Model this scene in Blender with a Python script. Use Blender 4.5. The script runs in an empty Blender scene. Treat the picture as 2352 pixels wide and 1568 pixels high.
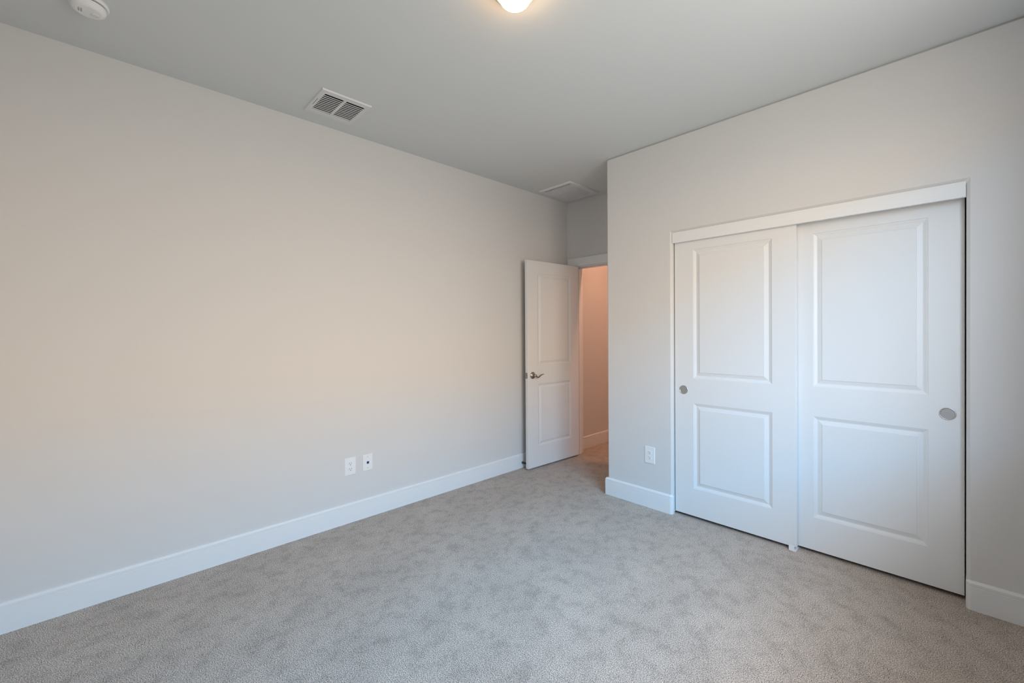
import bpy, bmesh, math, random
from mathutils import Vector, Matrix
random.seed(4)
PI = math.pi
scn = bpy.context.scene
COL = scn.collection

# ------------------------------------------------------------------ camera
YAW, PITCH, ROLL = 0.80606, -0.006473, -0.006407
c, s = math.cos(YAW), math.sin(YAW)
cp, sp = math.cos(PITCH), math.sin(PITCH)
cr, sr = math.cos(ROLL), math.sin(ROLL)
r0 = Vector((c, s, 0)); f0 = Vector((-s, c, 0)); z0 = Vector((0, 0, 1))
fwd = f0 * cp + z0 * sp; up0 = f0 * -sp + z0 * cp
right = r0 * cr + up0 * sr; up = r0 * -sr + up0 * cr
cam = bpy.data.cameras.new('camera'); camo = bpy.data.objects.new('camera', cam); COL.objects.link(camo)
camo.matrix_world = Matrix(((right.x, up.x, -fwd.x, 2.99691), (right.y, up.y, -fwd.y, 0.0),
                            (right.z, up.z, -fwd.z, 1.35265), (0, 0, 0, 1)))
cam.sensor_width = 36; cam.lens = 980.535 / 2352 * 36; cam.shift_y = -(784 - 766.985) / 2352
cam.clip_start = 0.02
scn.camera = camo

# ------------------------------------------------------------------ room sizes (metres)
H = 2.764; D1 = 3.0137; D2 = 3.7319; X1 = 0.992; W = 3.40; YR = -0.55; WT = 0.115
OL, OR, OT = 1.5505, 3.0290, 2.0665
HY = D2 + WT                       # the hall starts here
WY0, WY1, WZ0, WZ1 = 0.55, 2.12, 0.90, 2.50   # window opening in the right wall

# ------------------------------------------------------------------ world, sun side, exposure
# daylight: blue sky above the roof line of the sunlit house next door, a dimmer yard below
SKY = (0.31, 0.63, 1.0); GROUND = (1.0, 0.83, 0.67); YARD = (1.0, 0.95, 0.88); EAVE = (1.0, 0.96, 0.92); HAZE = (0.74, 0.84, 1.0)
SKY_S, GROUND_S, YARD_S = 20.5, 10.7, 4.6
world = bpy.data.worlds.new('world'); scn.world = world; world.use_nodes = True
nt = world.node_tree; N = nt.nodes; L = nt.links; N.clear()
out = N.new('ShaderNodeOutputWorld'); bg = N.new('ShaderNodeBackground')
tc = N.new('ShaderNodeTexCoord'); sx = N.new('ShaderNodeSeparateXYZ'); rp = N.new('ShaderNodeValToRGB')
mx = N.new('ShaderNodeMath'); mx.operation = 'MAXIMUM'; mx.inputs[1].default_value = 0.02
dv = N.new('ShaderNodeMath'); dv.operation = 'DIVIDE'; mr = N.new('ShaderNodeMapRange')
L.new(tc.outputs['Generated'], sx.inputs[0]); L.new(sx.outputs['X'], mx.inputs[0])
L.new(sx.outputs['Z'], dv.inputs[0]); L.new(mx.outputs[0], dv.inputs[1]); L.new(dv.outputs[0], mr.inputs['Value'])
mr.inputs['From Min'].default_value = -1.5; mr.inputs['From Max'].default_value = 2.5      # slope of the view out of the window
L.new(mr.outputs[0], rp.inputs[0])
def sc(col, k): return (col[0] * k / 10, col[1] * k / 10, col[2] * k / 10, 1)
def at(t): return (t + 1.5) / 4.0
e = rp.color_ramp.elements
e[0].position = 0.0; e[0].color = sc(YARD, YARD_S)
e[1].position = 1.0; e[1].color = sc(EAVE, 1.0)
for t, col, k in ((-0.10, YARD, YARD_S * 1.1), (0.02, GROUND, GROUND_S), (0.40, GROUND, GROUND_S), (0.43, SKY, SKY_S), (0.8, SKY, SKY_S), (1.3, HAZE, 14.0), (1.8, HAZE, 9.0), (2.4, EAVE, 4.5)):
    q = e.new(at(t)); q.color = sc(col, k)
L.new(rp.outputs[0], bg.inputs[0]); bg.inputs[1].default_value = 10.0
L.new(bg.outputs[0], out.inputs[0])
try: world.cycles.sampling_method = 'MANUAL'; world.cycles.sample_map_resolution = 256
except Exception: pass

pl = bpy.data.lights.new('window_portal', 'AREA'); pl.shape = 'RECTANGLE'
pl.size = WZ1 - WZ0 - 0.04; pl.size_y = WY1 - WY0 - 0.04
plo = bpy.data.objects.new('window_portal', pl); COL.objects.link(plo)
plo.location = (W + 0.04, (WY0 + WY1) / 2, (WZ0 + WZ1) / 2); plo.rotation_euler = (0, PI / 2, 0)
pl.cycles.is_portal = True

vs = scn.view_settings
scn.display_settings.display_device = 'sRGB'
vs.view_transform = 'Standard'; vs.look = 'None'; vs.gamma = 1.0; vs.use_curve_mapping = False
vs.exposure = 0.06

# ------------------------------------------------------------------ materials
def mat(name, col, rough=0.5, metal=0.0, spec=0.5):
    m = bpy.data.materials.new(name); m.use_nodes = True
    b = m.node_tree.nodes['Principled BSDF']
    b.inputs['Base Color'].default_value = (*col, 1); b.inputs['Roughness'].default_value = rough
    b.inputs['Metallic'].default_value = metal
    b.inputs['Specular IOR Level'].default_value = spec
    return m
def bump(m, scale, strength, dist=0.001, detail=2, stretch=None):
    nt = m.node_tree; b = nt.nodes['Principled BSDF']
    g = nt.nodes.new('ShaderNodeNewGeometry'); n = nt.nodes.new('ShaderNodeTexNoise'); bp = nt.nodes.new('ShaderNodeBump')
    n.inputs['Scale'].default_value = scale; n.inputs['Detail'].default_value = detail
    src = g.outputs['Position']
    if stretch:
        mp = nt.nodes.new('ShaderNodeMapping'); mp.inputs['Scale'].default_value = stretch
        nt.links.new(src, mp.inputs[0]); src = mp.outputs[0]
    nt.links.new(src, n.inputs['Vector'])
    nt.links.new(n.outputs[0], bp.inputs['Height']); bp.inputs['Strength'].default_value = strength
    bp.inputs['Distance'].default_value = dist
    nt.links.new(bp.outputs[0], b.inputs['Normal'])
    return n, bp
M = {}
M['wall'] = mat('wall_paint', (0.71, 0.695, 0.675), 0.75, spec=0.3); bump(M['wall'], 90, 0.10, 0.0015)
M['ceil'] = mat('ceiling_paint', (0.69, 0.715, 0.71), 0.9, spec=0.2); bump(M['ceil'], 110, 0.12, 0.0015)
M['trim'] = mat('white_trim_paint', (0.83, 0.83, 0.82), 0.38)
M['door'] = mat('white_door_paint', (0.79, 0.785, 0.77), 0.42)
M['val'] = mat('brushed_white_paint', (0.83, 0.83, 0.82), 0.45); bump(M['val'], 60, 0.9, 0.002, 3, (0.05, 1, 3))
M['plastic'] = mat('white_plastic', (0.86, 0.86, 0.85), 0.3)
M['grille'] = mat('white_enamel', (0.73, 0.74, 0.74), 0.4)
M['dark'] = mat('dark_void', (0.02, 0.02, 0.02), 0.9)
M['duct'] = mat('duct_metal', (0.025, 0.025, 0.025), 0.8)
M['slot'] = mat('slot_shadow_grey', (0.10, 0.10, 0.10), 0.7)
M['greyslot'] = mat('grey_plastic', (0.38, 0.38, 0.38), 0.6)
M['nickel'] = mat('satin_nickel', (0.44, 0.40, 0.36), 0.28, 1.0)
M['pull'] = mat('satin_nickel_pull', (0.60, 0.57, 0.54), 0.35, 1.0)
M['pullcup'] = mat('brushed_nickel_cup', (0.42, 0.40, 0.38), 0.5, 0.6)
M['rubber'] = mat('black_rubber', (0.015, 0.015, 0.015), 0.6)
M['blue'] = mat('blue_jack_plastic', (0.01, 0.035, 0.16), 0.4)
M['steel'] = mat('steel_screw', (0.55, 0.55, 0.55), 0.35, 0.8)

def emis(name, col, k):
    m = bpy.data.materials.new(name); m.use_nodes = True; nt = m.node_tree; nt.nodes.clear()
    o = nt.nodes.new('ShaderNodeOutputMaterial'); e = nt.nodes.new('ShaderNodeEmission')
    e.inputs[0].default_value = (*col, 1); e.inputs[1].default_value = k
    nt.links.new(e.outputs[0], o.inputs[0]); return m
M['glow'] = emis('glowing_frosted_glass', (1.0, 0.60, 0.28), 26.0)
M['glow_hall'] = emis('glowing_hall_glass', (1.0, 0.50, 0.31), 385.0)

def carpet():
    m = mat('carpet', (0.5, 0.5, 0.5), 0.95, spec=0.1)
    nt = m.node_tree; N = nt.nodes; L = nt.links; b = N['Principled BSDF']
    g = N.new('ShaderNodeNewGeometry')
    def noise(scale, detail, rough=0.5, mp=None):
        n = N.new('ShaderNodeTexNoise'); n.inputs['Scale'].default_value = scale
        n.inputs['Detail'].default_value = detail; n.inputs['Roughness'].default_value = rough
        if mp:
            k = N.new('ShaderNodeMapping'); k.inputs['Scale'].default_value = mp[0]; k.inputs['Rotation'].default_value = (0, 0, mp[1])
            L.new(g.outputs['Position'], k.inputs[0]); L.new(k.outputs[0], n.inputs['Vector'])
        else: L.new(g.outputs['Position'], n.inputs['Vector'])
        return n
    fine = noise(260, 3, 0.75)
    r = N.new('ShaderNodeValToRGB'); e = r.color_ramp.elements
    e[0].position = 0.40; e[0].color = (0.175, 0.145, 0.120, 1)
    e[1].position = 0.60; e[1].color = (0.95, 0.81, 0.70, 1)
    md = e.new(0.50); md.color = (0.548, 0.465, 0.396, 1)
    L.new(fine.outputs[0], r.inputs[0])
    def mask(src, p0, p1, lo):
        q = N.new('ShaderNodeValToRGB'); e = q.color_ramp.elements
        e[0].position = p0; e[0].color = (lo, lo, lo, 1); e[1].position = p1; e[1].color = (1, 1, 1, 1)
        L.new(src.outputs[0], q.inputs[0]); return q
    cur = r
    for m_ in (mask(noise(13, 7, 0.74, ((1.0, 0.8, 1.0), 0.6)), 0.37, 0.53, 0.79), mask(noise(3.2, 3, 0.5), 0.35, 0.65, 0.90)):
        mul = N.new('ShaderNodeMixRGB'); mul.blend_type = 'MULTIPLY'; mul.inputs[0].default_value = 1
        L.new(cur.outputs[0], mul.inputs[1]); L.new(m_.outputs[0], mul.inputs[2]); cur = mul
    L.new(cur.outputs[0], b.inputs['Base Color'])
    bp = N.new('ShaderNodeBump'); bp.inputs['Strength'].default_value = 0.6; bp.inputs['Distance'].default_value = 0.004
    L.new(fine.outputs[0], bp.inputs['Height']); L.new(bp.outputs[0], b.inputs['Normal'])
    return m
M['carpet'] = carpet()

# ------------------------------------------------------------------ helpers
def link(name, bm, m, parent=None, loc=None, smooth=False, bevel=0, segs=2):
    bmesh.ops.recalc_face_normals(bm, faces=bm.faces)
    me = bpy.data.meshes.new(name); bm.to_mesh(me); bm.free()
    if smooth:
        for p in me.polygons: p.use_smooth = True
    o = bpy.data.objects.new(name, me); COL.objects.link(o); me.materials.append(m)
    if parent: o.parent = parent
    if loc: o.location = loc
    if bevel:
        md = o.modifiers.new('bevel', 'BEVEL'); md.width = bevel; md.segments = segs; md.limit_method = 'ANGLE'; md.angle_limit = math.radians(40)
    return o
def tag(o, label, cat, group=None, kind=None):
    o['label'] = label; o['category'] = cat
    if group: o['group'] = group
    if kind: o['kind'] = kind
    return o
def struct(name, bm, m, label, cat, **k):
    return tag(link(name, bm, m, **k), label, cat, kind='structure')
def thing(name, label, cat, loc=(0, 0, 0), rz=0, group=None, kind=None):
    o = bpy.data.objects.new(name, None); COL.objects.link(o); o.location = loc; o.rotation_euler = (0, 0, rz)
    o.empty_display_size = 0.05
    return tag(o, label, cat, group, kind)
def box(bm, x0, x1, y0, y1, z0, z1):
    v = [bm.verts.new(p) for p in ((x0,y0,z0),(x1,y0,z0),(x1,y1,z0),(x0,y1,z0),(x0,y0,z1),(x1,y0,z1),(x1,y1,z1),(x0,y1,z1))]
    for f in ((0,3,2,1),(4,5,6,7),(0,1,5,4),(1,2,6,5),(2,3,7,6),(3,0,4,7)): bm.faces.new([v[i] for i in f])
    return v
def boxes(*bs):
    bm = bmesh.new()
    for q in bs: box(bm, *q)
    return bm
def solid(xs, ys, zs, hole):
    """shell of a block grid; hole(cx,cy,cz) says which cells are empty"""
    bm = bmesh.new(); vd = {}
    def V(i, j, k):
        if (i, j, k) not in vd: vd[(i, j, k)] = bm.verts.new((xs[i], ys[j], zs[k]))
        return vd[(i, j, k)]
    nx, ny, nz = len(xs) - 1, len(ys) - 1, len(zs) - 1
    def S(i, j, k):
        if not (0 <= i < nx and 0 <= j < ny and 0 <= k < nz): return False
        return not hole((xs[i] + xs[i+1]) / 2, (ys[j] + ys[j+1]) / 2, (zs[k] + zs[k+1]) / 2)
    for i in range(nx):
        for j in range(ny):
            for k in range(nz):
                if not S(i, j, k): continue
                for d, q in (((1,0,0),((1,0,0),(1,1,0),(1,1,1),(1,0,1))), ((-1,0,0),((0,0,0),(0,0,1),(0,1,1),(0,1,0))),
                             ((0,1,0),((0,1,0),(0,1,1),(1,1,1),(1,1,0))), ((0,-1,0),((0,0,0),(1,0,0),(1,0,1),(0,0,1))),
                             ((0,0,1),((0,0,1),(1,0,1),(1,1,1),(0,1,1))), ((0,0,-1),((0,0,0),(0,1,0),(1,1,0),(1,0,0)))):
                    if not S(i + d[0], j + d[1], k + d[2]):
                        bm.faces.new([V(i + a, j + b, k + c) for a, b, c in q])
    return bm
def lathe(bm, prof, n=32, center=(0, 0, 0), axis='z', flip=1):
    """prof: list of (radius, height); axis z, y or x"""
    rings = []
    for r, h in prof:
        ring = []
        for i in range(n if r > 1e-6 else 1):
            a = 2 * PI * i / n; u, v, w = r * math.cos(a), r * math.sin(a), h * flip
            p = {'z': (u, v, w), 'y': (u, w, v), 'x': (w, u, v)}[axis]
            ring.append(bm.verts.new((p[0] + center[0], p[1] + center[1], p[2] + center[2])))
        rings.append(ring)
    for a, b in zip(rings, rings[1:]):
        for i in range(n):
            j = (i + 1) % n
            if len(a) == 1 and len(b) == 1: continue
            if len(a) == 1: bm.faces.new((a[0], b[i], b[j]))
            elif len(b) == 1: bm.faces.new((a[i], a[j], b[0]))
            else: bm.faces.new((a[i], a[j], b[j], b[i]))
    return bm
def tube(bm, pts, rads, n=14, flat=1.0):
    rings = []
    for i, p in enumerate(pts):
        p = Vector(p); d = (Vector(pts[min(i + 1, len(pts) - 1)]) - Vector(pts[max(i - 1, 0)])).normalized()
        u = d.cross(Vector((0, 0, 1)));
        if u.length < 1e-3: u = Vector((1, 0, 0))
        u.normalize(); v = u.cross(d)
        rings.append([bm.verts.new(p + u * (rads[i] * math.cos(2 * PI * k / n) * flat) + v * (rads[i] * math.sin(2 * PI * k / n))) for k in range(n)])
    for a, b in zip(rings, rings[1:]):
        for k in range(n): bm.faces.new((a[k], a[(k + 1) % n], b[(k + 1) % n], b[k]))
    bm.faces.new(rings[0]); bm.faces.new(rings[-1]); return bm

# ------------------------------------------------------------------ structure
ye = 5.15
bm = boxes((-0.12, W + 0.12, YR - 0.12, ye + 0.12, -0.10, 0.0))
struct('floor', bm, M['carpet'], 'light grey speckled cut pile carpet covering the whole floor', 'carpet')

V1 = (0.155, 0.464, 0.931, 1.224); V2 = (0.085, 0.470, 3.200, 3.650)
def chole(x, y, z):
    if z > H + 0.10: return False
    return any(q[0] < x < q[1] and q[2] < y < q[3] for q in (V1h, V2h))
V1h = (0.185, 0.434, 0.950, 1.207); V2h = (0.105, 0.445, 3.215, 3.612)
bm = solid(sorted([-0.12, W + 0.12, V1h[0], V1h[1], V2h[0], V2h[1]]), sorted([YR - 0.12, ye + 0.12, V1h[2], V1h[3], V2h[2], V2h[3]]),
           [H, H + 0.10, H + 0.16], chole)
struct('ceiling', bm, M['ceil'], 'flat off-white painted ceiling over the empty room', 'ceiling')

bm = boxes((-0.12, 0, YR, HY, 0, H)); struct('wall_left', bm, M['wall'], 'long bare beige wall on the left with the two low wall plates', 'wall')
bm = boxes((-0.12, W + 0.12, YR - 0.12, YR, 0, H)); struct('wall_rear', bm, M['wall'], 'bare beige wall behind the camera', 'wall')
bm = solid([W, W + 0.12], [YR, WY0, WY1, HY], [0, WZ0, WZ1, H], lambda x, y, z: WY0 < y < WY1 and WZ0 < z < WZ1)
struct('wall_right', bm, M['wall'], 'beige wall on the right with the window that lights the room', 'wall')
E1 = X1 + 0.115; CY = D1 + WT
def wh(x, y, z):
    if y < CY: return OL < x < OR and z < OT
    return x > E1
bm = solid([X1, E1, OL, OR, W], [D1, CY, D2], [0, OT, H], wh)
struct('wall_closet', bm, M['wall'], 'beige wall around the closet opening, ending at the entry alcove', 'wall', bevel=0.0125, segs=1)
DX0, DX1, DZ = 0.105, 0.901, 2.057
bm = solid([0, DX0, DX1, W], [D2, HY], [0, DZ, H], lambda x, y, z: DX0 < x < DX1 and z < DZ)
struct('wall_far', bm, M['wall'], 'shaded beige wall at the end of the entry alcove, above the doorway', 'wall')
bm = boxes((-0.09, 0.03, HY, ye, 0, H)); struct('wall_hall_left', bm, M['wall'], 'hall wall glowing orange seen through the open doorway', 'wall')
bm = boxes((W, W + 0.12, HY, ye, 0, H)); struct('wall_hall_right', bm, M['wall'], 'far side wall of the hall, hidden behind the closet', 'wall')
bm = boxes((-0.12, W + 0.12, ye, ye + 0.12, 0, H)); struct('wall_hall_end', bm, M['wall'], 'wall closing the far end of the hall', 'wall')

# baseboards: profile (distance from wall, height) swept along a polyline, mitred; room is on the right of the travel direction
BP = [(0, 0), (0.0145, 0), (0.0145, 0.1125), (0.0115, 0.1135), (0.0115, 0.1155), (0.0138, 0.1175), (0.0138, 0.129), (0.0070, 0.1385), (0, 0.1395)]
def baseboard(name, path, label):
    bm = bmesh.new(); P = [Vector((x, y)) for x, y in path]; rings = []
    for i, p in enumerate(P):
        ns = []
        if i > 0: d = (P[i] - P[i-1]).normalized(); ns.append(Vector((d.y, -d.x)))
        if i < len(P) - 1: d = (P[i+1] - P[i]).normalized(); ns.append(Vector((d.y, -d.x)))
        n = ns[0] if len(ns) == 1 else (ns[0] + ns[1]) / (1 + ns[0].dot(ns[1]))
        rings.append([bm.verts.new((p.x + n.x * d_, p.y + n.y * d_, z)) for d_, z in BP])
    for a, b in zip(rings, rings[1:]):
        for k in range(len(BP)): j = (k + 1) % len(BP); bm.faces.new((a[k], a[j], b[j], b[k]))
    bm.faces.new(rings[0]); bm.faces.new(rings[-1])
    return struct(name, bm, M['trim'], label, 'baseboard')
CS = 0.016  # casing thickness
baseboard('baseboard_left', [(0, YR), (0, D2)], 'long white stepped baseboard along the left wall')
baseboard('baseboard_closet', [(X1, D2), (X1, D1), (OL - 0.018, D1), (OL - 0.0145, D1 + 0.0015), (OL - 0.013, D1 + 0.005), (OL - 0.013, D1 + 0.027)], 'short white baseboard under the wall plate left of the closet')
baseboard('baseboard_corner', [(OR + 0.013, D1 + 0.060), (OR + 0.013, D1 + 0.005), (OR + 0.0145, D1 + 0.0015), (OR + 0.018, D1), (W, D1)], 'white baseboard right of the closet doors')
baseboard('baseboard_right', [(W, D1), (W, YR)], 'white baseboard under the window wall')
baseboard('baseboard_rear', [(W, YR), (0, YR)], 'white baseboard along the wall behind the camera')
baseboard('baseboard_hall', [(0.03, HY), (0.03, ye)], 'baseboard in the orange lit hall beyond the doorway')

# doorway: jamb with stop, casing
JT = 0.014
bm = boxes((DX0, DX0 + JT, D2, HY, 0, DZ - JT), (DX1 - JT, DX1, D2, HY, 0, DZ - JT), (DX0, DX1, D2, HY, DZ - JT, DZ),
           (DX0 + JT, DX0 + JT + 0.011, D2 + 0.040, D2 + 0.075, 0, DZ - JT - 0.011), (DX1 - JT - 0.011, DX1 - JT, D2 + 0.040, D2 + 0.075, 0, DZ - JT - 0.011),
           (DX0 + JT, DX1 - JT, D2 + 0.040, D2 + 0.075, DZ - JT - 0.011, DZ - JT))
struct('trim_1', bm, M['trim'], 'white jamb lining the open doorway to the hall', 'door jamb', bevel=0.001)
def casing(y0, y1, label, name):
    bm = bmesh.new()
    box(bm, 0.020, 0.113, y0, y1, 0, 2.052); box(bm, DX1 - 0.008, 0.984, y0, y1, 0, 2.052); box(bm, 0.020, 0.984, y0, y1, 2.052, 2.1416)
    return struct(name, bm, M['trim'], label, 'door casing', bevel=0.0025)
casing(D2 - CS, D2, 'flat white casing over the open doorway in the alcove', 'trim_2')
bm = boxes((0.045, 0.113, HY, HY + CS, 0, 2.052), (DX1 - 0.008, 0.984, HY, HY + CS, 0, 2.052), (0.045, 0.984, HY, HY + CS, 2.052, 2.1416))
struct('trim_3', bm, M['trim'], 'white casing on the hall side of the doorway', 'door casing', bevel=0.002)

# closet valance board over the sliding doors
bm = boxes((OL + 0.001, OR - 0.0015, D1 + 0.004, D1 + 0.022, 1.9885, 2.0655))
struct('trim_4', bm, M['val'], 'white brush-painted fascia board above the sliding closet doors', 'fascia board', bevel=0.0015)
bm = boxes((OL + 0.002, OR - 0.002, D1 + 0.026, D1 + 0.110, 2.056, 2.0655))
struct('trim_5', bm, M['steel'], 'sliding door track hidden behind the fascia board', 'door track')

# window frame in the right wall
w = thing('window_1', 'white framed window in the right wall lighting the room', 'window', (W + 0.07, (WY0 + WY1) / 2, WZ0), kind='structure')
hw = (WY1 - WY0) / 2; hz = WZ1 - WZ0
link('window_frame', boxes((-0.02, 0.03, -hw, -hw + 0.045, 0, hz), (-0.02, 0.03, hw - 0.045, hw, 0, hz), (-0.02, 0.03, -hw + 0.045, hw - 0.045, 0, 0.045),
     (-0.02, 0.03, -hw + 0.045, hw - 0.045, hz - 0.045, hz), (-0.015, 0.025, -0.02, 0.02, 0.045, hz - 0.045)), M['trim'], w, bevel=0.002)
link('window_sill', boxes((-0.095, -0.022, -hw - 0.03, hw + 0.03, -0.0005, 0.020)), M['trim'], w, bevel=0.003)

# ------------------------------------------------------------------ panel doors
# moulding profile: inset from the panel edge, depth below the face
MP = [(0, 0), (0.0015, 0.0030), (0.005, 0.0035), (0.018, 0.0095), (0.0215, 0.0098), (0.0425, 0.0040), (0.0440, 0.0012), (0.0475, 0.0010)]
def panel_leaf(w, h, t, panels, ch=0.0015):
    """front face at y=0 looking to -y, body behind it; panels: (x0,x1,z0,z1)"""
    bm = bmesh.new(); vd = {}
    def V(x, y, z):
        k = (round(x, 5), round(y, 5), round(z, 5))
        if k not in vd: vd[k] = bm.verts.new((x, y, z))
        return vd[k]
    for sgn, yf in ((1, 0.0), (-1, t)):
        xs = sorted({ch, w - ch} | {p[0] for p in panels} | {p[1] for p in panels}); zs = sorted({ch, h - ch} | {p[2] for p in panels} | {p[3] for p in panels})
        for i in range(len(xs) - 1):
            for k in range(len(zs) - 1):
                cx, cz = (xs[i] + xs[i+1]) / 2, (zs[k] + zs[k+1]) / 2
                if any(p[0] < cx < p[1] and p[2] < cz < p[3] for p in panels): continue
                bm.faces.new((V(xs[i], yf, zs[k]), V(xs[i+1], yf, zs[k]), V(xs[i+1], yf, zs[k+1]), V(xs[i], yf, zs[k+1])))
        for x0, x1, z0, z1 in panels:
            R = []
            for ins, d in MP:
                y = yf + sgn * d
                R.append([V(x0 + ins, y, z0 + ins), V(x1 - ins, y, z0 + ins), V(x1 - ins, y, z1 - ins), V(x0 + ins, y, z1 - ins)])
            for a, b in zip(R, R[1:]):
                for i in range(4): bm.faces.new((a[i], a[(i+1) % 4], b[(i+1) % 4], b[i]))
            bm.faces.new(R[-1])
        yc = yf + sgn * ch
        xin = xs; zin = zs
        # chamfer strips, split like the face so that the vertices match
        for i in range(len(xs) - 1):
            for zf, ze in ((ch, 0.0), (h - ch, h)):
                xa = 0.0 if i == 0 else xs[i]; xb = w if i == len(xs) - 2 else xs[i+1]
                bm.faces.new((V(xs[i], yf, zf), V(xs[i+1], yf, zf), V(xb, yc, ze), V(xa, yc, ze)))
        for k in range(len(zs) - 1):
            for xf, xe in ((ch, 0.0), (w - ch, w)):
                za = 0.0 if k == 0 else zs[k]; zb = h if k == len(zs) - 2 else zs[k+1]
                bm.faces.new((V(xf, yf, zs[k]), V(xf, yf, zs[k+1]), V(xe, yc, zb), V(xe, yc, za)))
    xs = [0.0] + xs[1:-1] + [w]; zs = [0.0] + zs[1:-1] + [h]; ya, yb = ch, t - ch
    for i in range(len(xs) - 1):
        for z in (0.0, h): bm.faces.new((V(xs[i], ya, z), V(xs[i+1], ya, z), V(xs[i+1], yb, z), V(xs[i], yb, z)))
    for k in range(len(zs) - 1):
        for x in (0.0, w): bm.faces.new((V(x, ya, zs[k]), V(x, yb, zs[k]), V(x, yb, zs[k+1]), V(x, ya, zs[k+1])))
    return bm
def finger_pull(parent, x, z):
    bm = bmesh.new()
    lathe(bm, [(0.0315, 0.0), (0.0315, 0.0018), (0.0300, 0.0030), (0.0275, 0.0030), (0.0262, 0.0012), (0.0255, 0.0004), (0.0255, 0.0)], 48, (x, 0, z), 'y', -1)
    o = link('finger_pull', bm, M['pull'], parent, smooth=True); o['label'] = 'round satin nickel flush pull'
    bm = bmesh.new(); lathe(bm, [(0.0, 0.0004), (0.0255, 0.0004)], 48, (x, 0, z), 'y', -1)
    link('pull_cup', bm, M['pullcup'], o)
DB = 0.022
def closet_door(name, x0, w, y, label, pulls):
    d = thing(name, label, 'closet door', (x0, y, DB), kind='structure')
    px0 = 0.136; px1 = w - 0.130
    link('door_leaf', panel_leaf(w, 2.03, 0.034, [(px0, px1, 0.221 - DB, 0.830 - DB), (px0, px1, 1.008 - DB, 1.927 - DB)]), M['door'], d)
    for x in pulls: finger_pull(d, x, 0.921 - DB)
    return d
closet_door('door_2', 1.5575, 0.7625, D1 + 0.030, 'front sliding closet door on the left, white with two raised panels', [1.6222 - 1.5575])
closet_door('door_3', 2.2620, 0.7620, D1 + 0.070, 'rear sliding closet door on the right, white with two raised panels', [2.9645 - 2.2620])

g = thing('floor_guide', 'small white plastic guide on the carpet between the closet doors', 'door guide', (2.302, D1 + 0.045, 0))
link('guide_base', boxes((-0.020, 0.018, -0.030, 0.062, 0.0, 0.006)), M['plastic'], g, bevel=0.001)
link('guide_tab', boxes((-0.020, 0.010, -0.030, -0.0265, 0.006, 0.034)), M['plastic'], g, bevel=0.001)
link('guide_fin', boxes((-0.012, 0.012, 0.0205, 0.0235, 0.006, 0.021)), M['plastic'], g)

# bedroom door, open against the left wall
FX, FY = 0.1252, 2.9640; HX, HYY = 0.1623, 3.7119
rz = math.atan2(HYY - FY, HX - FX); DW = 0.757; DT = 0.035
d1 = thing('door_1', 'open white two-panel door swung back towards the left wall', 'door', (FX, FY, 0.015), rz, kind='structure')
link('door_leaf', panel_leaf(DW, 2.030, DT, [(0.136, 0.626, 0.218 - 0.015, 0.832 - 0.015), (0.136, 0.626, 1.013 - 0.015, 1.925 - 0.015)]), M['door'], d1)
hz_ = 0.921 - 0.015; hu = 0.064
for sgn, y0 in ((-1, 0.0), (1, DT)):
    bm = bmesh.new()
    lathe(bm, [(0.0, 0.016), (0.010, 0.0155), (0.018, 0.013), (0.0235, 0.0095), (0.0255, 0.0085), (0.028, 0.008), (0.0325, 0.005), (0.0340, 0.0022), (0.0340, 0.0)], 40, (hu, y0, hz_), 'y', sgn)
    rose = link('door_handle', bm, M['nickel'], d1, smooth=True); rose['label'] = 'satin nickel lever handle'
    bm = bmesh.new()
    lathe(bm, [(0.0105, 0.014), (0.0100, 0.030), (0.0125, 0.034), (0.0140, 0.041), (0.0125, 0.049), (0.008, 0.053), (0.0, 0.0545)], 28, (hu, y0, hz_), 'y', sgn)
    pts, rd = [], []
    for i in range(19):
        t = i / 18
        u = hu + 0.004 + 0.112 * t
        z = hz_ - 0.016 * math.sin(PI * min(1, t * 1.9)) * (1 if t < 0.53 else 0) + (0.010 * math.sin((t - 0.53) / 0.47 * PI * 0.62) if t >= 0.53 else 0)
        z -= 0.002
        pts.append((u, y0 + sgn * (0.042 + 0.004 * math.sin(PI * t)), z)); rd.append(0.0085 * (1 - 0.62 * t) if t < 0.95 else 0.0022)
    tube(bm, pts, rd, 14, 0.85)
    link('lever', bm, M['nickel'], rose, smooth=True)
# latch plate on the free edge, hinges on the other
lt = link('latch_plate', boxes((-0.0012, 0.0003, 0.005, 0.030, hz_ - 0.0285, hz_ + 0.0285)), M['nickel'], d1)
bm = boxes((-0.009, -0.0012, 0.011, 0.024, hz_ - 0.009, hz_ + 0.009)); link('latch_bolt', bm, M['nickel'], lt, bevel=0.003)
bm = bmesh.new()
for dz in (-0.021, 0.021): lathe(bm, [(0.0, 0.0012), (0.0034, 0.0008), (0.0036, 0.0)], 14, (-0.0012, 0.0175, hz_ + dz), 'x', -1)
link('screw', bm, M['slot'], lt)
for z in (0.22, 1.03, 1.80):
    bm = bmesh.new(); lathe(bm, [(0, 0), (0.0055, 0.0), (0.0055, 0.088), (0, 0.088)], 14, (DW - 0.004, DT + 0.0045, z), 'z')
    link('hinge', bm, M['nickel'], d1)

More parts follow.
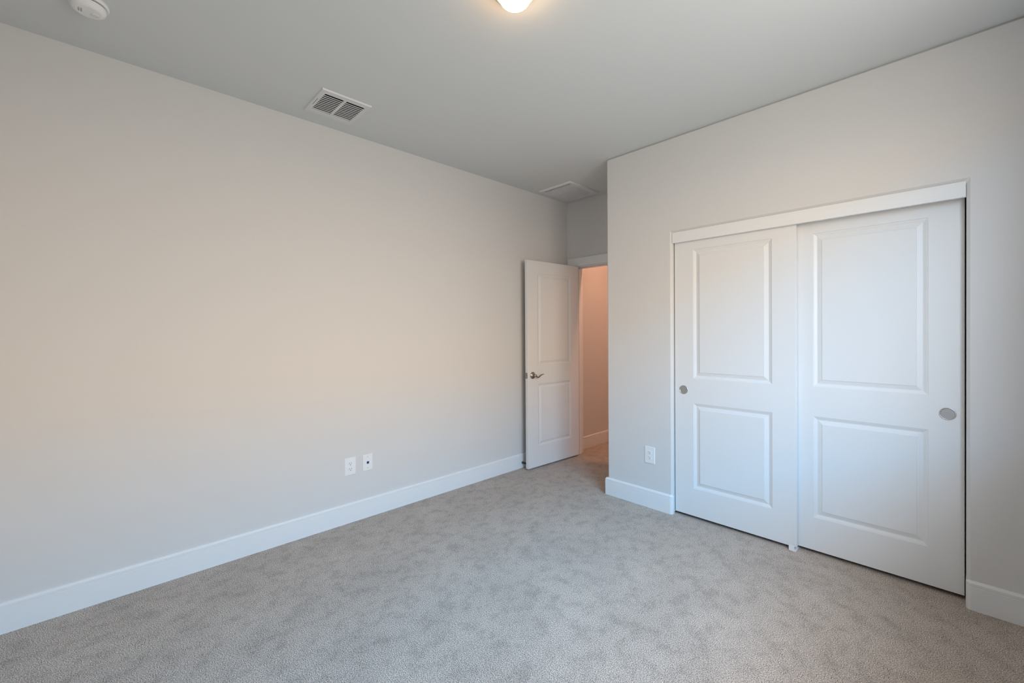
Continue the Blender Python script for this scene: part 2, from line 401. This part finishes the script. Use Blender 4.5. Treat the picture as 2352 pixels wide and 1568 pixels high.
# door stop on the baseboard behind the door
st = thing('door_stop', 'small black-tipped door stop on the baseboard behind the open door', 'door stop', (0.0145, 2.992, 0.053))
bm = bmesh.new(); lathe(bm, [(0, 0), (0.013, 0), (0.013, 0.003), (0.006, 0.006), (0.0045, 0.008), (0.0045, 0.022), (0, 0.022)], 20, (0, 0, 0), 'x'); link('stop_base', bm, M['nickel'], st)
bm = bmesh.new(); lathe(bm, [(0, 0.012), (0.0075, 0.012), (0.0075, 0.020), (0.0050, 0.022), (0.0050, 0.026), (0.0095, 0.028), (0.0095, 0.046), (0.007, 0.052), (0, 0.053)], 20, (0, 0, 0), 'x'); link('rubber_tip', bm, M['rubber'], st, smooth=False)

# ------------------------------------------------------------------ wall plates (built facing -y, wall behind at y=0)
def plate_mesh(w, h, t=0.0055, ch=0.0035):
    bm = bmesh.new()
    a = [bm.verts.new((x, 0, z)) for x, z in ((-w/2, -h/2), (w/2, -h/2), (w/2, h/2), (-w/2, h/2))]
    b = [bm.verts.new((x, -t * 0.45, z)) for x, z in ((-w/2, -h/2), (w/2, -h/2), (w/2, h/2), (-w/2, h/2))]
    w2, h2 = w - 2 * ch, h - 2 * ch
    c_ = [bm.verts.new((x, -t, z)) for x, z in ((-w2/2, -h2/2), (w2/2, -h2/2), (w2/2, h2/2), (-w2/2, h2/2))]
    for p, q in ((a, b), (b, c_)):
        for i in range(4): bm.faces.new((p[i], p[(i+1) % 4], q[(i+1) % 4], q[i]))
    bm.faces.new(c_); bm.faces.new(a); return bm
def outlet(label, loc, rz, w, h, group):
    o = thing('wall_outlet', label, 'outlet', loc, rz, group)
    link('cover_plate', plate_mesh(w, h), M['plastic'], o)
    for cz in (-0.0192, 0.0192):
        bm = bmesh.new(); n = 32; ring = []
        for i in range(n):
            a = 2 * PI * i / n; x = 0.0172 * math.cos(a); z = max(-0.0128, min(0.0128, 0.0172 * math.sin(a))); ring.append((x, z))
        f1 = [bm.verts.new((x, -0.0052, z + cz)) for x, z in ring]; f2 = [bm.verts.new((x * 0.98, -0.0078, z * 0.98 + cz)) for x, z in ring]
        for i in range(n): bm.faces.new((f1[i], f1[(i+1) % n], f2[(i+1) % n], f2[i]))
        bm.faces.new(f2)
        r = link('receptacle', bm, M['plastic'], o)
        bm = boxes((-0.0078, -0.0052, -0.0081, -0.0077, cz + 0.0005, cz + 0.0085), (0.0052, 0.0078, -0.0081, -0.0077, cz + 0.0010, cz + 0.0080))
        lathe(bm, [(0.0, 0.0081), (0.0029, 0.0081), (0.0029, 0.0077)], 14, (0, 0, cz - 0.0070), 'y', -1)
        link('slot', bm, M['slot'], r)
    bm = bmesh.new(); lathe(bm, [(0, 0.0068), (0.0026, 0.0062), (0.003, 0.0052)], 14, (0, 0, 0), 'y', -1); link('screw', bm, M['plastic'], o)
    return o
G = 'duplex wall outlets'
outlet('white duplex outlet on the left wall, beside the plate with a blue jack', (0.0, 1.2665, 0.3975), PI / 2, 0.082, 0.124, G)
outlet('white duplex outlet on the wall left of the closet doors', (1.3715, D1, 0.4010), 0, 0.083, 0.128, G)
j = thing('network_jack_plate', 'white wall plate with a small dark blue network jack', 'jack plate', (0.0, 1.3965, 0.3985), PI / 2)
link('cover_plate', plate_mesh(0.076, 0.119), M['plastic'], j)
bm = boxes((-0.0115, 0.0115, -0.0068, -0.0052, -0.0125, 0.0125)); jf = link('jack_frame', bm, M['plastic'], j, bevel=0.0008)
bm = boxes((-0.0085, 0.0085, -0.0078, -0.0066, -0.0085, 0.0085)); bl = link('jack', bm, M['blue'], j); bl['label'] = 'dark blue network jack'
for z in (-0.0415, 0.0415):
    bm = bmesh.new(); lathe(bm, [(0, 0.0068), (0.0030, 0.0063), (0.0036, 0.0052)], 16, (0, 0, z), 'y', -1); link('screw', bm, M['steel'], j)

# ------------------------------------------------------------------ ceiling vents
def ring_plate(x0, x1, y0, y1, ix0, ix1, iy0, iy1, z0, z1, ch=0.004):
    bm = bmesh.new()
    def R(a, b, c_, d, z): return [bm.verts.new(p) for p in ((a, c_, z), (b, c_, z), (b, d, z), (a, d, z))]
    rs = [R(ix0, ix1, iy0, iy1, z1), R(x0, x1, y0, y1, z1), R(x0, x1, y0, y1, z1 - 0.0015), R(x0 + ch, x1 - ch, y0 + ch, y1 - ch, z0), R(ix0, ix1, iy0, iy1, z0)]
    for k in range(len(rs)):
        p, q = rs[k], rs[(k + 1) % len(rs)]
        for i in range(4): bm.faces.new((p[i], p[(i+1) % 4], q[(i+1) % 4], q[i]))
    return bm
# return-air style register near the middle of the left wall: bars along y in two banks
cx, cy = (0.151 + 0.468) / 2, (0.927 + 1.228) / 2
v = thing('ceiling_vent', 'open slotted air vent on the ceiling above the middle of the left wall', 'vent', (cx, cy, H), group='ceiling air vents')
x0, x1, y0, y1 = 0.151 - cx, 0.468 - cx, 0.927 - cy, 1.228 - cy
sx0, sx1, sy0, sy1 = 0.193 - cx, 0.426 - cx, 0.958 - cy, 1.200 - cy
link('frame', ring_plate(x0, x1, y0, y1, sx0, sx1, sy0, sy1, -0.009, -0.0002), M['grille'], v)
link('divider', boxes((sx0, sx1, -0.0075, 0.0085, -0.0088, -0.002)), M['grille'], v)
nb = 11; pitch = (sx1 - sx0) / nb
for k in range(1, nb):
    xb = sx0 + k * pitch
    for ya, yb in ((sy0, -0.0075), (0.0085, sy1)):
        bm = bmesh.new()
        pr = [(xb - 0.0040, -0.0088), (xb + 0.0035, -0.0088), (xb + 0.0035, -0.0076), (xb - 0.0255, 0.0115), (xb - 0.0265, 0.0112), (xb - 0.0040, -0.0072)]
        A = [bm.verts.new((x, ya, z)) for x, z in pr]; B = [bm.verts.new((x, yb, z)) for x, z in pr]
        for i in range(len(pr)): bm.faces.new((A[i], A[(i+1) % len(pr)], B[(i+1) % len(pr)], B[i]))
        bm.faces.new(A); bm.faces.new(B); link('louver', bm, M['grille'], v)
bm = solid([V1h[0] - cx + 0.001, sx0, sx1, V1h[1] - cx - 0.001], [V1h[2] - cy + 0.001, sy0, sy1, V1h[3] - cy - 0.001], [0.003, 0.094, 0.097], lambda x, y, z: sx0 < x < sx1 and sy0 < y < sy1 and z < 0.094)
link('duct', bm, M['duct'], v)
dl = link('damper_lever', boxes((0.250 - cx, 0.262 - cx, 0.942 - cy, 0.947 - cy, -0.013, -0.008)), M['grille'], v)
link('lever_slot', boxes((0.262 - cx, 0.345 - cx, 0.9430 - cy, 0.9455 - cy, -0.0094, -0.0088)), M['slot'], dl)
# second register in the alcove, blades turned towards the room
cx, cy = (0.075 + 0.480) / 2, (3.190 + 3.660) / 2
v = thing('ceiling_vent', 'air vent with closed-looking fins in the alcove ceiling above the open door', 'vent', (cx, cy, H), group='ceiling air vents')
x0, x1, y0, y1 = 0.075 - cx, 0.480 - cx, 3.190 - cy, 3.660 - cy
sx0, sx1, sy0, sy1 = 0.112 - cx, 0.438 - cx, 3.222 - cy, 3.605 - cy
link('frame', ring_plate(x0, x1, y0, y1, sx0, sx1, sy0, sy1, -0.012, -0.0002, 0.008), M['grille'], v)
link('divider', boxes((sx0, sx1, -0.004, 0.0015, -0.0122, -0.004)), M['grille'], v)
nb = 17; pitch = (sx1 - sx0) / nb
for k in range(nb):
    xb = sx0 + (k + 0.5) * pitch
    for ya, yb in ((sy0 + 0.026, -0.004), (0.013, sy1)):
        bm = bmesh.new()
        pr = [(xb - 0.0085, -0.0110), (xb - 0.0072, -0.0118), (xb + 0.0075, -0.0045), (xb + 0.0068, -0.0030)]
        A = [bm.verts.new((x, ya, z)) for x, z in pr]; B = [bm.verts.new((x, yb, z)) for x, z in pr]
        for i in range(4): bm.faces.new((A[i], A[(i+1) % 4], B[(i+1) % 4], B[i]))
        bm.faces.new(A); bm.faces.new(B); link('fin', bm, M['grille'], v)
link('fin_ribs', boxes(*[(sx0 + k * pitch - 0.0035, sx0 + k * pitch + 0.0035, sy0, sy1, -0.0128, -0.0112) for k in range(1, nb)]), M['grille'], v)
bm = solid([V2h[0] - cx + 0.001, sx0, sx1, V2h[1] - cx - 0.001], [V2h[2] - cy + 0.001, sy0, sy1, V2h[3] - cy - 0.001], [0.003, 0.094, 0.097], lambda x, y, z: sx0 < x < sx1 and sy0 < y < sy1 and z < 0.094)
link('duct', bm, M['duct'], v)

# ------------------------------------------------------------------ smoke detector
sd = thing('smoke_detector', 'round white smoke detector on the ceiling at the upper left', 'smoke detector', (0.437, -0.030, H))
bm = bmesh.new(); lathe(bm, [(0, 0), (0.066, 0), (0.066, 0.010), (0.063, 0.013), (0, 0.013)], 56, (0, 0, 0), 'z', -1); link('base', bm, M['plastic'], sd, bevel=0.001)
bm = bmesh.new(); lathe(bm, [(0, 0.013), (0.054, 0.013), (0.054, 0.0165), (0, 0.0165)], 48, (0, 0, 0), 'z', -1); link('vent_gap', bm, M['slot'], sd)
bm = bmesh.new(); lathe(bm, [(0, 0.0165), (0.0560, 0.0165), (0.0570, 0.024), (0.0555, 0.032), (0.051, 0.038), (0.043, 0.0425), (0, 0.0440)], 56, (0, 0, 0), 'z', -1)
body = link('cover', bm, M['plastic'], sd, smooth=False)
bm = bmesh.new(); lathe(bm, [(0.0, 0.0478), (0.011, 0.0478), (0.013, 0.0455), (0.013, 0.0425)], 28, (-0.004, 0.020, 0), 'z', -1); link('test_button', bm, M['grille'], sd)
link('vent_slot', boxes((-0.010, 0.014, -0.024, -0.020, -0.0443, -0.0436), (-0.010, 0.014, -0.032, -0.028, -0.0438, -0.0430)), M['greyslot'], sd)

# ------------------------------------------------------------------ ceiling lights
def ceiling_light(label, loc, glow):
    t = thing('ceiling_light', label, 'ceiling light', loc, group='ceiling lights')
    bm = bmesh.new(); lathe(bm, [(0, 0), (0.090, 0), (0.090, 0.016), (0.082, 0.024), (0.064, 0.028), (0, 0.028)], 56, (0, 0, 0), 'z', -1); link('base', bm, M['grille'], t, smooth=False)
    bm = bmesh.new(); prof = [(0.060, 0.027)] + [(0.0645 * math.cos(a), 0.040 + 0.040 * math.sin(a)) for a in [i * PI / 2 / 12 for i in range(12)]] + [(0, 0.080)]
    lathe(bm, prof, 48, (0, 0, 0), 'z', -1); link('glass_dome', bm, glow, t, smooth=True)
    return t
ceiling_light('glowing round ceiling light at the top edge of the view', (1.7395, 1.236, H), M['glow'])
ceiling_light('warm ceiling light further down the hall', (1.30, 4.02, H), M['glow_hall'])
